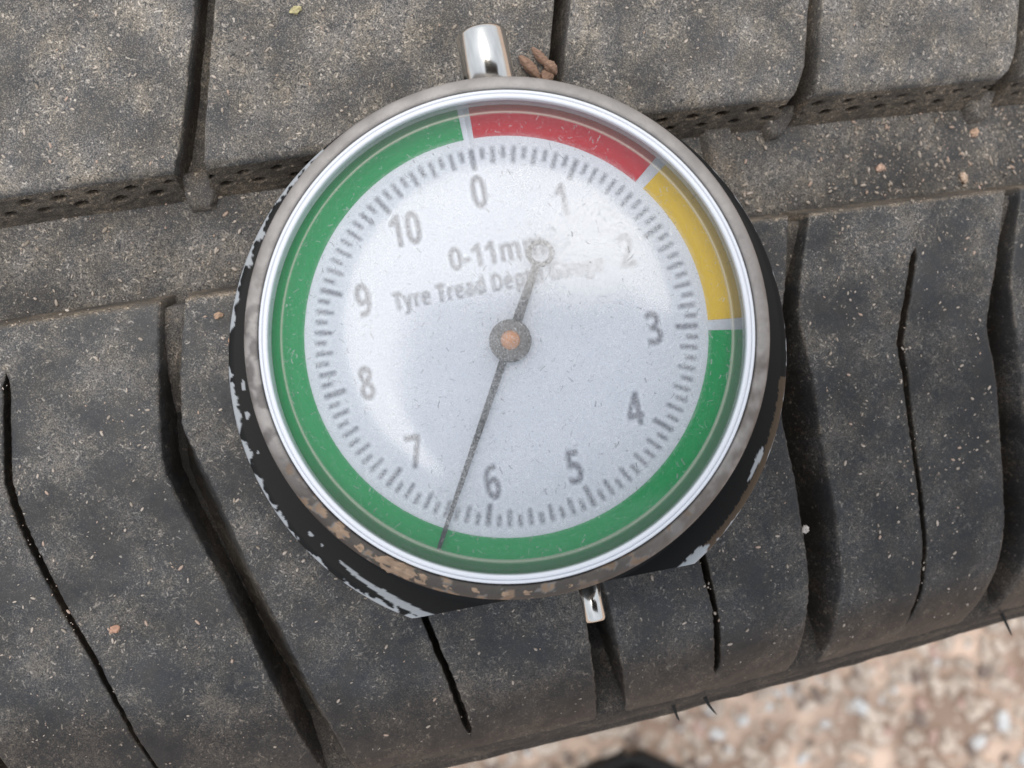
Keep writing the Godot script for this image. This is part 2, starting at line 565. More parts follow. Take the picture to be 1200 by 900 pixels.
	var g1_r := [Vector2(-60, -16.0), Vector2(-38, -21.3), Vector2(-26.5, -24.0), Vector2(-24, -24.4), Vector2(-22, -24.4)]
	var g2_l := [Vector2(-60, 15.0), Vector2(-34.4, 9.05), Vector2(-27.5, 7.4), Vector2(-22, 6.0)]
	var g2_r := [Vector2(-60, 16.6), Vector2(-34.3, 10.6), Vector2(-27.3, 8.8), Vector2(-22, 7.6)]
	var g3_l := [Vector2(-60, 41.0), Vector2(-32.3, 34.3), Vector2(-26.6, 33.0), Vector2(-25.4, 32.7), Vector2(-24.0, 31.8), Vector2(-22, 30.4)]
	var g3_r := [Vector2(-60, 42.4), Vector2(-32.2, 35.7), Vector2(-25.7, 34.3), Vector2(-24, 33.8), Vector2(-22, 33.4)]
	var g4_l := [Vector2(-60, 65.0), Vector2(-31, 58.4), Vector2(-25.6, 57.0), Vector2(-24.3, 56.4), Vector2(-22.8, 54.6), Vector2(-21, 53.0)]
	var g4_r := [Vector2(-60, 66.6), Vector2(-31, 60.0), Vector2(-25, 58.4), Vector2(-22, 57.4)]
	lines["upper"] = [[g1_l, g1_r], [g2_l, g2_r], [g3_l, g3_r], [g4_l, g4_r]]
	var top := -58.0
	var rim := -23.1
	var up := {"pits": true, "step_u": 0.25, "step_w": 1.0, "taper_left": 0.5, "taper_right": 0.35, "round_end": 1.0}
	block("tread_block", shifted(g1_r, -31.0), g1_l, top, rim, up.duplicate())
	block("tread_block", g1_r, g2_l, top, rim, up.duplicate())
	block("tread_block", g2_r, g3_l, top, rim, up.duplicate())
	block("tread_block", g3_r, g4_l, top, rim, up.duplicate())
	block("tread_block", g4_r, shifted(g4_l, 27.0), top, rim, up.duplicate())
	block("tread_block", shifted(g4_r, 27.0), shifted(g4_l, 54.0), top, rim, {"step_u": 2.0, "step_w": 2.0})
	block("tread_block", shifted(g1_r, -62.0), shifted(g1_l, -31.0), top, rim, {"step_u": 2.0, "step_w": 2.0})
	# the next row, beyond the frame
	for k in 7:
		var u0 := -84.0 + 30.0 * k
		block("tread_block", [Vector2(-104, u0 + 8.0), Vector2(-66, u0)], [Vector2(-104, u0 + 36.0), Vector2(-66, u0 + 28.0)], -100.0, -69.0, {"step_u": 3.0, "step_w": 3.0})

	# casing between the blocks, and over the shoulder down the side
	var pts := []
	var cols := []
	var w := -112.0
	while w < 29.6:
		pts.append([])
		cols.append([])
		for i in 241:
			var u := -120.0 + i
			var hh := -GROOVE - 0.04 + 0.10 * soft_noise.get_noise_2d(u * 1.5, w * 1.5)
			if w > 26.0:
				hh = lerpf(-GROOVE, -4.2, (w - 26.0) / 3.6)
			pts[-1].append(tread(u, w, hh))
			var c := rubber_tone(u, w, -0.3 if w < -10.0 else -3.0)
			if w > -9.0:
				c = Color(c.r * 0.42, c.g * 0.42, c.b * 0.42)  # floor of the lateral grooves darkened in its colour for shade
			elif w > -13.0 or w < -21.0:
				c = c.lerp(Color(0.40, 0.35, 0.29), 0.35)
			cols[-1].append(c)
		w += 0.7
	while w < 37.4:
		pts.append([])
		cols.append([])
		for i in 241:
			var u := -120.0 + i
			var t := smoothstep(29.6, 36.2, w)
			pts[-1].append(tread(u, w, lerpf(-4.4, 0.10, t)))
			cols[-1].append(rubber_tone(u, w, -1.2 * (1.0 - t)))
		w += 0.35
	var band := w
	while w < 46.0:
		pts.append([])
		cols.append([])
		for i in 241:
			var u := -120.0 + i
			var ripple := 0.10 + 0.35 * smoothstep(38.6, 39.2, w) * (1.0 - smoothstep(40.4, 41.2, w)) + 0.12 * soft_noise.get_noise_2d(u * 2.0, w * 3.0)
			pts[-1].append(tread(u, w, ripple))
			cols[-1].append(rubber_tone(u, w, 0.0))
		w += 0.3
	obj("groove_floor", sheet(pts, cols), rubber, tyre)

	# the rest of the ring: casing, side walls and beads, turned round the axle
	var ring := [Vector2(34.6, 294.0), Vector2(37.5, 280.0), Vector2(40.0, 264.0), Vector2(41.0, 248.0), Vector2(40.0, 232.0), Vector2(37.0, 216.0), Vector2(33.0, 206.0), Vector2(30.0, 203.0), Vector2(27.0, 207.0), Vector2(31.0, 222.0), Vector2(33.0, 245.0), Vector2(30.0, 270.0), Vector2(18.0, 286.0),
		Vector2(-55.0, 290.0), Vector2(-130.0, 286.0), Vector2(-144.0, 270.0), Vector2(-146.0, 245.0), Vector2(-141.0, 222.0), Vector2(-137.0, 207.0), Vector2(-140.0, 203.0), Vector2(-146.0, 206.0), Vector2(-153.0, 216.0), Vector2(-160.0, 232.0), Vector2(-163.0, 248.0), Vector2(-162.0, 262.0), Vector2(-157.0, 280.0), Vector2(-148.0, 297.0), Vector2(-133.0, 303.0), Vector2(-55.0, 305.0), Vector2(20.0, 300.0), Vector2(34.6, 294.0)]
	pts = []
	cols = []
	for p in ring:
		var row := []
		var crow := []
		for i in 180:
			var a := TAU * i / 180.0
			row.append(Vector3(p.y * sin(a) * MM, TYRE_CENTRE_HEIGHT + p.y * cos(a) * MM, p.x * MM))
			crow.append(Color(0.5, 0.48, 0.46))
		pts.append(row)
		cols.append(crow)
	obj("sidewall", sheet(pts, cols, true, true), rubber, tyre)

	# low bridges in the lateral grooves, ledges at their mouths, and the wear bar in the main groove
	for g in [[a_l, a_r], [b_l, b_r], [c_l, c_r], [d_l, d_r]]:
		var l: Array = g[0]
		var r: Array = g[1]
		ledge("groove_bridge", [Vector2(along(l, -11.4) - 0.9, -11.4), Vector2(along(r, -11.4) + 0.3, -11.4), Vector2(along(r, -2.2) + 0.3, -2.2), Vector2(along(l, -2.2) - 1.2, -2.2)], -GROOVE, -1.7, 0.5, -5.3)
	ledge("groove_ledge", [Vector2(-27.9, -23.5), Vector2(-23.6, -23.5), Vector2(-24.9, -20.3), Vector2(-26.6, -20.3)], -GROOVE, -4.1)
	ledge("groove_ledge", [Vector2(29.9, -23.0), Vector2(34.0, -23.0), Vector2(31.6, -20.3), Vector2(30.6, -20.3)], -GROOVE, -4.1)
	ledge("groove_ledge", [Vector2(53.6, -22.6), Vector2(57.4, -22.6), Vector2(55.9, -19.9), Vector2(54.6, -19.9)], -GROOVE, -4.1)
	ledge("wear_bar", [Vector2(23.7, -24.0), Vector2(26.2, -24.0), Vector2(26.8, -11.5), Vector2(24.3, -11.5)], -GROOVE, -4.5, 0.45)

	# moulding hairs on the shoulder
	for p in [[13.6, 37.2, 1.7, 0.3], [17.2, 37.2, 2.0, 0.8], [53.5, 36.4, 2.6, 0.2], [-20.0, 39.0, 1.5, -0.3]]:
		var f := tyre_to_world.affine_inverse() * tread_frame(p[0], p[1], 0.0)
		var hp := []
		for k in 7:
			var t := k / 6.0
			var row := []
			for i in 7:
				var a := TAU * i / 7.0
				var rad := lerpf(0.22, 0.09, t) * MM * (1.0 if k < 6 else 0.3)
				row.append(f * Vector3(cos(a) * rad + p[3] * t * t * MM, p[2] * t * MM, -sin(a) * rad + 0.4 * t * t * MM))
			hp.append(row)
		obj("rubber_hair", sheet(hp, [], true), plain(Color(0.07, 0.07, 0.07), 0.6), tyre)

func shifted(line: Array, by: float) -> Array:
	var out := []
	for p in line:
		out.append(Vector2(p.x, p.y + by))
	return out

# ---------------------------------------------------------------- the dial gauge
const LENS_TOP := 18.0         # mm above the gauge's back
const DIAL := 16.0

func paint_text(mask: PackedFloat32Array, size: int, per_mm: float, text: String, at: Vector2, high: float, wide := 1.0, bold := false) -> void:
	var tm := TextMesh.new()
	var font := SystemFont.new()
	font.font_names = PackedStringArray(["Droid Sans"])
	font.font_weight = 700 if bold else 400
	tm.font = font
	tm.text = text
	tm.font_size = 64
	tm.pixel_size = 0.01
	tm.depth = 0.01
	tm.curve_step = 2.0
	var digit := TextMesh.new()
	digit.font = font
	digit.text = "0"
	digit.font_size = 64
	digit.pixel_size = 0.01
	digit.depth = 0.01
	var k := high / digit.get_aabb().size.y
	var box := tm.get_aabb()
	var mid := box.get_center()
	var base := digit.get_aabb().get_center().y
	var arrays := tm.surface_get_arrays(0)
	var v: PackedVector3Array = arrays[Mesh.ARRAY_VERTEX]
	var idx: PackedInt32Array = arrays[Mesh.ARRAY_INDEX]
	var n := idx.size() if idx.size() else v.size()
	for t in range(0, n, 3):
		var q := []
		for c in 3:
			var p := v[idx[t + c]] if idx.size() else v[t + c]
			q.append(Vector2(size * 0.5 + per_mm * (at.x + (p.x - mid.x) * k * wide), size * 0.5 + per_mm * (at.y - (p.y - base) * k)))
		var a: Vector2 = q[0]
		var b: Vector2 = q[1]
		var c: Vector2 = q[2]
		var area := (b - a).cross(c - a)
		if absf(area) < 0.01:
			continue
		for y in range(int(minf(a.y, minf(b.y, c.y))), int(maxf(a.y, maxf(b.y, c.y))) + 1):
			for x in range(int(minf(a.x, minf(b.x, c.x))), int(maxf(a.x, maxf(b.x, c.x))) + 1):
				var p := Vector2(x + 0.5, y + 0.5)
				var e0 := (b - a).cross(p - a) / area
				var e1 := (c - b).cross(p - b) / area
				var e2 := (a - c).cross(p - c) / area
				if e0 >= -0.02 and e1 >= -0.02 and e2 >= -0.02:
					mask[y * size + x] = 1.0

func dial_texture() -> ImageTexture:
	var size := 1024
	var radius := 19.2
	var per_mm := size * 0.5 / radius
	var mask := PackedFloat32Array()
	mask.resize(size * size)
	for y in size:
		for x in size:
			var px := (x + 0.5 - size * 0.5) / per_mm
			var py := (y + 0.5 - size * 0.5) / per_mm
			var r2 := px * px + py * py
			if r2 > 256.0 or r2 < 169.0:
				continue
			var r := sqrt(r2)
			var turn := fposmod(atan2(px, -py) / TAU, 1.0) * 110.0
			var k := roundf(turn)
			var away := absf(turn - k) / 110.0 * TAU * r
			var kk := int(k) % 110
			var inner := 14.5
			var half := 0.14
			if kk % 10 == 0:
				inner = 13.65
				half = 0.19
			elif kk % 2 == 0:
				inner = 14.05
			if r > inner and r < 15.45 and away < half:
				mask[y * size + x] = 1.0
	for k in 11:
		var a := TAU * k / 11.0
		paint_text(mask, size, per_mm, str(k), Vector2(sin(a), -cos(a)) * 11.9, 2.75, 0.66, true)
	paint_text(mask, size, per_mm, "0-11mm", Vector2(0.5, -6.85), 1.9, 0.80, true)
	paint_text(mask, size, per_mm, "Tyre Tread Depth Gauge", Vector2(0.15, -4.35), 1.45, 0.76, true)
	var bytes := PackedByteArray()
	bytes.resize(size * size * 3)
	var bleed := RandomNumberGenerator.new()
	bleed.seed = 12
	for k in size * size:
		var m := mask[k] * (0.34 + 0.44 * bleed.randf())
		bytes[k * 3] = int(lerpf(206, 42, m))
		bytes[k * 3 + 1] = int(lerpf(211, 46, m))
		bytes[k * 3 + 2] = int(lerpf(220, 57, m))
	var im := Image.create_from_data(size, size, false, Image.FORMAT_RGB8, bytes)
	im.resize(170, 170, Image.INTERPOLATE_LANCZOS)       # the print has bled a little
	im.resize(1024, 1024, Image.INTERPOLATE_CUBIC)
	return ImageTexture.create_from_image(im)

func film_texture() -> ImageTexture:                       # haze, scuffs and dirt on the plastic lens, glare and edge shade painted in
	var size := 1024
	var radius := 19.2
	var per_mm := size * 0.5 / radius
	var r := RandomNumberGenerator.new()
	r.seed = 4242
	var cloudy := FastNoiseLite.new()
	cloudy.seed = 17
	cloudy.frequency = 0.006
	cloudy.fractal_octaves = 4
	var light := PackedFloat32Array()
	var alpha := PackedFloat32Array()
	light.resize(size * size)
	alpha.resize(size * size)
	for y in size:
		for x in size:
			var k := y * size + x
			var n := cloudy.get_noise_2d(x, y)
			var out := Vector2(x - size * 0.5, y - size * 0.5).length() / per_mm
			var spot := Vector2((x - size * 0.5) / per_mm - 8.0, (y - size * 0.5) / per_mm + 5.6).length()      # a pale patch, bright reflection painted into the scuffs
			var worn := 0.34 * (1.0 - smoothstep(1.5, 7.0, spot + 3.0 * n))  # strength of the painted reflection
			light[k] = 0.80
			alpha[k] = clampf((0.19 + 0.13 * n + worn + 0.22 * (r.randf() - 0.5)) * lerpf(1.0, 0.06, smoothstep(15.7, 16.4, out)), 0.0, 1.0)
	for k in 2600:                                          # fine pale scuffs
		var x := r.randf() * size
		var y := r.randf() * size
		var a := r.randf_range(-0.6, 0.6) + (PI * 0.5 if r.randf() < 0.7 else 0.0)
		var length := int(3 + pow(r.randf(), 4.0) * 60.0)
		var strong := r.randf_range(0.03, 0.20)
		for s in length:
			var xi := int(x)
			var yi := int(y)
			if xi < 0 or yi < 0 or xi >= size or yi >= size:
				break
			var thinner := lerpf(1.0, 0.3, smoothstep(15.7, 16.4, Vector2(x - size * 0.5, y - size * 0.5).length() / per_mm))
			alpha[yi * size + xi] = minf(0.75, alpha[yi * size + xi] + strong * thinner)
			x += cos(a)
			y += sin(a)
			a += r.randf_range(-0.04, 0.04)
	for y in size / 2:                                      # worn to a fine grain
		for x in size / 2:
			var g := (0.30 * (r.randf() - 0.5) + (0.30 if r.randf() < 0.02 else 0.0)) * lerpf(1.0, 0.12, smoothstep(15.4, 16.4, Vector2(2 * x - size * 0.5, 2 * y - size * 0.5).length() / per_mm))
			for q in 4:
				var k := (2 * y + (q >> 1)) * size + 2 * x + (q & 1)
				alpha[k] = clampf(alpha[k] + g, 0.0, 0.7)
	for k in 6500:                                          # specks of dirt
		var x := r.randf() * size
		var y := r.randf() * size
		var a := r.randf() * TAU
		var length := 1 + int(pow(r.randf(), 5.0) * 16.0)
		var value := r.randf_range(0.08, 0.4)
		var strong := r.randf_range(0.2, 0.75)
		for s in length:
			var xi := int(x)
			var yi := int(y)
			if xi < 0 or yi < 0 or xi >= size or yi >= size:
				break
			for q in (2 if strong > 0.5 else 1):
				var at := yi * size + mini(xi + q, size - 1)
				light[at] = value
				alpha[at] = maxf(alpha[at], strong)
			x += cos(a)
			y += sin(a)
			a += r.randf_range(-0.3, 0.3)
	var bytes := PackedByteArray()
	bytes.resize(size * size * 4)
	for y in size:
		for x in size:
			var k := y * size + x
			var d := Vector2(x - size * 0.5, y - size * 0.5).length() / per_mm
			var al := alpha[k]
			var c := Color(0.98, 0.99, 1.0) * light[k]
			if d > 17.78:                                   # dust in the step; the dark lens edge is refraction painted in
				var line := exp(-pow((d - 17.95) / 0.15, 2.0))
				c = Color(0.09, 0.10, 0.085).lerp(Color(0.62, 0.58, 0.49), line)
				var turn := fposmod(rad_to_deg(atan2(x - size * 0.5, size * 0.5 - y)) - GAUGE_TURN, 360.0)
				var grime_and_edge_shade := 1.0 - smoothstep(215.0, 250.0, turn) * (1.0 - smoothstep(300.0, 335.0, turn))
				al = clampf(lerpf(0.10, 0.50, grime_and_edge_shade) + lerpf(0.42, 0.05, grime_and_edge_shade) * line + 0.4 * (al - 0.1), 0.0, 1.0)
			c = c.linear_to_srgb()
			bytes[k * 4] = int(255.0 * clampf(c.r, 0, 1))
			bytes[k * 4 + 1] = int(255.0 * clampf(c.g, 0, 1))
			bytes[k * 4 + 2] = int(255.0 * clampf(c.b, 0, 1))
			bytes[k * 4 + 3] = int(255.0 * clampf(al, 0.0, 1.0))
	return ImageTexture.create_from_image(Image.create_from_data(size, size, false, Image.FORMAT_RGBA8, bytes))

func band(from: float, to: float, r0: float, r1: float, y: float) -> ArrayMesh:       # a printed arc, degrees clockwise from zero
	var n := maxi(6, int((to - from) / 2.0))
	var pts := []
	for q in [[r0, y - 0.03], [r0 + 0.02, y], [r1 - 0.02, y], [r1, y - 0.03]]:
		var row := []
		for i in n + 1:
			var a := deg_to_rad(lerpf(from, to, float(i) / n))
			row.append(Vector3(q[0] * sin(a), q[1], -q[0] * cos(a)) * MM)
		pts.append(row)
	return sheet(pts, [], false, true)

func chip(a: float, q: Vector3) -> float:          # where the black enamel is gone; a clockwise in degrees, 1 = bare metal
	var n := fine_noise.get_noise_3d(q.x * 0.42, q.y * 0.42, q.z * 0.42)
	var m := fine_noise.get_noise_3d(q.x * 1.7 + 30.0, q.y * 1.7, q.z * 1.7)
	var r := Vector2(q.x, q.z).length()
	var inward := maxf(0.0, 23.88 - r) if q.y > 8.9 else 0.0          # mm in from the rim
	var jag := n + 0.3 * m
	var s := -1.0
	if a > 196 and a < 318:                                  # a broken thin line along the left rim
		s = maxf(s, 0.20 - inward / 0.75 + jag * 1.2)
	if a > 194 and a < 219:                                  # a bare strip widening to the lower left corner
		var t := (219.0 - a) / 25.0
		s = maxf(s, 0.75 - absf(inward - lerpf(1.25, 0.62, t)) / (0.10 + 0.42 * t) + 0.5 * jag)
	if a > 172 and a <= 196:
		s = maxf(s, 0.15 - inward / 0.7 + jag * 1.4)
	if a > 131 and a < 149:
		s = maxf(s, 0.8 - absf(a - 140.0) / 9.0 - maxf(0.0, inward - 0.4) / 0.5 + jag * 0.9)
	if a > 107 and a < 121:
		s = maxf(s, 0.75 - absf(a - 113.5) / 6.0 - absf(inward - 0.75) / 0.3 + jag * 0.5)
	if a > 45 and a < 131:
		s = maxf(s, 0.0 - inward / 0.14 + jag * 0.9)
	if jag > 0.40 and a > 205 and a < 275 and inward > 0.9 and inward < 1.3 and q.y > 9.3:
		s = 1.0
	return clampf(s * 9.0 + 0.5, 0.0, 1.0)

func make_gauge() -> void:
	var tilt := deg_to_rad(GAUGE_TILT)
	var up := Vector3(0, cos(tilt), -sin(tilt))
	var face := Vector3(-0.0004, CAMERA_HEIGHT - 0.1092, -0.0040)
	var g := thing("tread_depth_gauge", "round dial tread depth gauge with scuffed clear lens and worn black body", "gauge", face - up * LENS_TOP * MM)
	g.basis = Basis(Vector3(1, 0, 0), -tilt) * Basis(Vector3(0, 1, 0), deg_to_rad(GAUGE_TURN))

	# black enamelled body, cut flat at the foot
	var foot := 21.3
	var low := Vector3(-0.12, 0, 0.75)
	var shape := func(v: Vector3, _a: float) -> Vector3:
		var q := v + low
		if q.z > foot:
			q.z = foot
		return q
	var paint := func(v: Vector3, _a: float) -> Color:
		var q := v - low
		var deg := fposmod(rad_to_deg(atan2(q.x, -q.z)) - GAUGE_TURN, 360.0)
		var bare := chip(deg, q)
		var c := Color(0.016, 0.016, 0.018)
		if deg > 95 and deg < 150 and Vector2(q.x, q.z).length() > 23.3:
			c = c.lerp(Color(0.12, 0.085, 0.06), 0.75)
		return c.lerp(Color(0.40, 0.42, 0.44), bare)
	var prof := [Vector2(16.5, 4.0), Vector2(22.6, 4.0), Vector2(23.5, 4.3), Vector2(23.85, 5.0)]
	for k in 10:
		prof.append(Vector2(23.9, 5.4 + 0.36 * k))
	for k in 8:
		var a := deg_to_rad(90.0 * (k + 1) / 8.0)
		prof.append(Vector2(23.5 + 0.4 * cos(a), 9.0 + 0.4 * sin(a)))
	for k in 22:
		prof.append(Vector2(23.4 - 0.1 * k, 9.42))
	prof.append_array([Vector2(21.15, 9.5), Vector2(20.4, 9.8), Vector2(20.2, 10.4), Vector2(20.2, 13.0), Vector2(19.6, 13.0)])
	var enamel := tinted(0.42)
	enamel.metallic_specular = 0.22
	obj("body", lathe(prof, 1080, paint, shape), enamel, g)
	obj("back_cover", lathe([Vector2(0.0, 0.0), Vector2(16.6, 0.0), Vector2(17.4, 0.5), Vector2(17.6, 1.2), Vector2(17.6, 4.2)], 96), plain(Color(0.09, 0.09, 0.09), 0.45), g)

	# bezel: dusty grey metal, with mud in its lower arc
	var grime_and_edge_shade := func(v: Vector3, _a: float) -> Color:
		var deg := fposmod(rad_to_deg(atan2(v.x, -v.z)) - GAUGE_TURN, 360.0)
		var n := fine_noise.get_noise_3d(v.x * 0.5, v.y * 0.5, v.z * 0.5)
		var m := soft_noise.get_noise_3d(v.x * 3.0, v.y * 3.0, v.z * 3.0)
		var c := Color(0.36, 0.335, 0.315) * (1.0 + 0.28 * m)
		var muddy := smoothstep(120.0, 160.0, deg) * (1.0 - smoothstep(225.0, 255.0, deg))
		c = c.lerp(Color(0.06, 0.050, 0.042), muddy * (0.92 if n < 0.2 else 0.55))
		if muddy > 0.3 and n > 0.30:
			c = Color(0.27, 0.19, 0.13) * (1.0 + 0.5 * m)
		if deg > 55 and deg < 165:
			c = c.lerp(Color(0.12, 0.10, 0.085), 0.8 * smoothstep(55.0, 95.0, deg) * clampf(0.7 + 2.0 * m, 0, 1))
		if deg > 225 and deg < 300:
			c = c.lerp(Color(0.10, 0.09, 0.085), 0.7 * smoothstep(225.0, 245.0, deg) * (1.0 - smoothstep(265.0, 300.0, deg)) * clampf(0.2 + 3.0 * n, 0, 1))
		c.a = 1.0
		return c
	var bez := [Vector2(19.8, 12.6), Vector2(20.7, 12.7), Vector2(21.0, 13.1)]
	for k in 8:
		bez.append(Vector2(21.0, 13.3 + 0.45 * k))
	for k in 10:
		var a := deg_to_rad(90.0 * (k + 1) / 10.0)
		bez.append(Vector2(20.1 + 0.9 * cos(a), 17.0 + 0.9 * sin(a)))
	bez.append_array([Vector2(19.92, 17.9), Vector2(19.84, 17.82), Vector2(19.78, 17.6), Vector2(19.76, 17.3), Vector2(19.75, 15.0)])
	var dusty := tinted(0.62, 0.25)
	dusty.heightmap_enabled = true
	dusty.heightmap_texture = noise_texture(0.04, 5, 77)
	dusty.heightmap_scale = 0.01
	dusty.uv1_triplanar = true
	dusty.uv1_scale = Vector3.ONE / 0.02
	obj("bezel", lathe(bez, 720, grime_and_edge_shade), dusty, g)

	# bright ring that holds the lens
	var ring := [Vector2(19.72, 16.5), Vector2(19.72, 17.7)]
	for k in 7:
		var a := deg_to_rad(180.0 * k / 6.0)
		ring.append(Vector2(19.56 + 0.15 * cos(a), 17.80 + 0.17 * sin(a)))
	ring.append(Vector2(19.39, 17.62))
	for k in 9:
		var a := deg_to_rad(180.0 * k / 8.0)
		ring.append(Vector2(19.20 + 0.20 * cos(a), 17.86 + 0.18 * sin(a)))
	ring.append_array([Vector2(19.0, 17.4), Vector2(19.0, 15.0)])
	var bright := plain(Color(0.90, 0.91, 0.93), 0.30, 0.0)
	obj("retaining_ring", lathe(ring, 240), bright, g)

	# printed dial
	var paper := StandardMaterial3D.new()
	paper.albedo_texture = dial_texture()
	paper.roughness = 0.6
	paper.metallic_specular = 0.2
	var dial := obj("dial_face", lathe([Vector2(19.2, DIAL - 0.5), Vector2(19.2, DIAL), Vector2(9.0, DIAL), Vector2(0.01, DIAL)], 180, null, null, 19.2), paper, g)
	dial.position = Vector3(-0.03, 0, -0.12) * MM
	var y := DIAL + 0.03
	var gap := 1.45
	var inks := []
	for ink in [Color(0.0, 0.54, 0.29), Color(0.70, 0.05, 0.13), Color(0.80, 0.66, 0.10)]:
		var m := plain(ink, 0.6)
		m.metallic_specular = 0.15
		inks.append(m)
	obj("green_band", band(98.18 + gap, 360.0 - gap, 16.3, 19.15, y), inks[0], dial)
	obj("red_band", band(gap, 52.36 - gap, 16.3, 19.15, y), inks[1], dial)
	obj("yellow_band", band(52.36 + gap, 98.18 - gap, 16.3, 19.15, y), inks[2], dial)

	# pointer, hub and pin
	var dark := plain(Color(0.11, 0.125, 0.14), 0.55)
	var aim := atan2(-80.0, -234.0 * -1.0)
	var needle := needle_mesh()
	var nd := obj("pointer", needle, dark, g)
	nd.position = Vector3(0.18, 16.85, 0.48) * MM
	nd.rotation.y = deg_to_rad(180.0 - 18.9 - GAUGE_TURN + 0.0)
	obj("tail_ring", ring_mesh(0.92, 0.36, -7.45), dark, nd)
	obj("hub", lathe([Vector2(1.7, 15.9), Vector2(1.7, 17.0), Vector2(1.55, 17.1), Vector2(0.01, 17.1)], 48), plain(Color(0.36, 0.35, 0.34), 0.5, 0.3), g).position = Vector3(0.18, 0, 0.48) * MM
	obj("hub_pin", lathe([Vector2(0.78, 17.0), Vector2(0.78, 17.28), Vector2(0.6, 17.38), Vector2(0.01, 17.4)], 32), plain(Color(0.72, 0.50, 0.33), 0.5, 0.4), g).position = Vector3(0.18, 0, 0.48) * MM

	# clear lens with a stepped edge, and the film of scuffs and painted glare under its face
	var glass := StandardMaterial3D.new()
	glass.transparency = BaseMaterial3D.TRANSPARENCY_ALPHA
	glass.albedo_color = Color(1, 1, 1, 0.03)
	glass.roughness = 0.11
	glass.metallic_specular = 0.43
	var lens := obj("lens", lathe([Vector2(19.05, 17.3), Vector2(18.6, 17.42), Vector2(18.1, 17.58), Vector2(17.95, 17.9), Vector2(17.75, 18.0), Vector2(10.0, 18.0), Vector2(0.01, 18.0)], 240), glass, g)
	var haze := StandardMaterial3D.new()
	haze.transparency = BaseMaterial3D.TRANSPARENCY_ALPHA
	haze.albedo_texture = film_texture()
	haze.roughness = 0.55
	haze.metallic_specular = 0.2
	obj("scuffs_and_glare", lathe([Vector2(19.02, 17.22), Vector2(18.58, 17.34), Vector2(18.07, 17.5), Vector2(17.92, 17.82), Vector2(17.73, 17.92), Vector2(10.0, 17.92), Vector2(0.01, 17.92)], 240, null, null, 19.2), haze, lens)

	# plunger: chrome button above, measuring pin below
	var chrome := plain(Color(0.86, 0.85, 0.83), 0.16, 1.0)
	var button := obj("button", lathe([Vector2(0.01, 0.0), Vector2(2.12, 0.0), Vector2(2.12, 7.6), Vector2(2.05, 7.85), Vector2(1.85, 8.0), Vector2(0.01, 8.0)], 64), chrome, g)
	button.transform = Transform3D(Basis(Vector3(1, 0, 0), -PI / 2), Vector3(2.7, 12.6, -18.2) * MM)
	obj("button_collar", lathe([Vector2(0.01, -1.0), Vector2(2.4, -1.0), Vector2(2.4, 1.6), Vector2(2.2, 1.8), Vector2(2.0, 1.8)], 48), plain(Color(0.25, 0.24, 0.22), 0.45, 0.6), button)
	var pin := obj("measuring_pin", lathe([Vector2(0.01, 0.0), Vector2(0.92, 0.0), Vector2(0.92, 4.2), Vector2(0.8, 4.45), Vector2(0.01, 4.5)], 32), chrome, g)
	pin.transform = Transform3D(Basis(Vector3(1, 0, 0), PI / 2) * Basis(Vector3(0, 1, 0), 0.0), Vector3(2.9, 9.0, 20.0) * MM)

	# dried mud stuck under the bezel's rim
	var clay := tinted(0.9)
	for q in [[202.0, 0.62, 0.5], [206.5, 0.9, 0.7], [204.0, 0.7, 0.6], [210.0, 0.5, 0.4], [219.5, 0.7, 0.6], [199.0, 0.6, 0.5], [187.0, 0.5, 0.35], [180.5, 0.35, 0.3], [175.5, 0.45, 0.3], [193.0, 0.4, 0.3], [214.5, 0.4, 0.4], [166.0, 0.3, 0.25]]:
		var a := deg_to_rad(q[0] + GAUGE_TURN)
		var lump := obj("dried_mud", lump_mesh(int(q[0]), Color(0.30, 0.21, 0.145)), clay, g)
		lump.transform = Transform3D(Basis(Vector3.UP, -a) * Basis(Vector3(1, 0, 0), deg_to_rad(-25)) * Basis.from_scale(Vector3(q[1] * 1.35, 0.13, q[2] * 0.85) * MM), Vector3(20.42 * sin(a), 17.72, -20.42 * cos(a)) * MM)

func needle_mesh() -> ArrayMesh:          # points to -z; tail to +z
	var st := SurfaceTool.new()
	st.begin(Mesh.PRIMITIVE_TRIANGLES)
	st.set_smooth_group(-1)
	var sec := [[-17.6, 0.12], [-17.2, 0.17], [-1.4, 0.32], [1.4, 0.40], [6.7, 0.30]]
	for k in sec.size() - 1:
		var z0: float = sec[k][0]
		var z1: float = sec[k + 1][0]
		var a: float = sec[k][1]
		var b: float = sec[k + 1][1]
		var t := 0.14
		var p := [Vector3(-a, 0, z0), Vector3(0, t, z0), Vector3(a, 0, z0), Vector3(-b, 0, z1), Vector3(0, t, z1), Vector3(b, 0, z1)]
		for tri in [[0, 1, 3], [1, 4, 3], [1, 2, 4], [2, 5, 4], [0, 3, 2], [2, 3, 5]]:
			for i in tri:
				st.add_vertex(p[i] * MM)
	st.generate_normals()
	return st.commit()

func ring_mesh(radius: float, thick: float, at: float) -> ArrayMesh:
	var pts := []
	for j in 9:
		var b := TAU * j / 8.0
		var row := []
		for i in 40:
			var a := TAU * i / 40.0
			var r := radius - 0.5 * thick * cos(b) * 1.2
			row.append(Vector3(r * sin(a), 0.16 * sin(b) + 0.02, -r * cos(a) - at) * MM)
		pts.append(row)
	return sheet(pts, [], true)

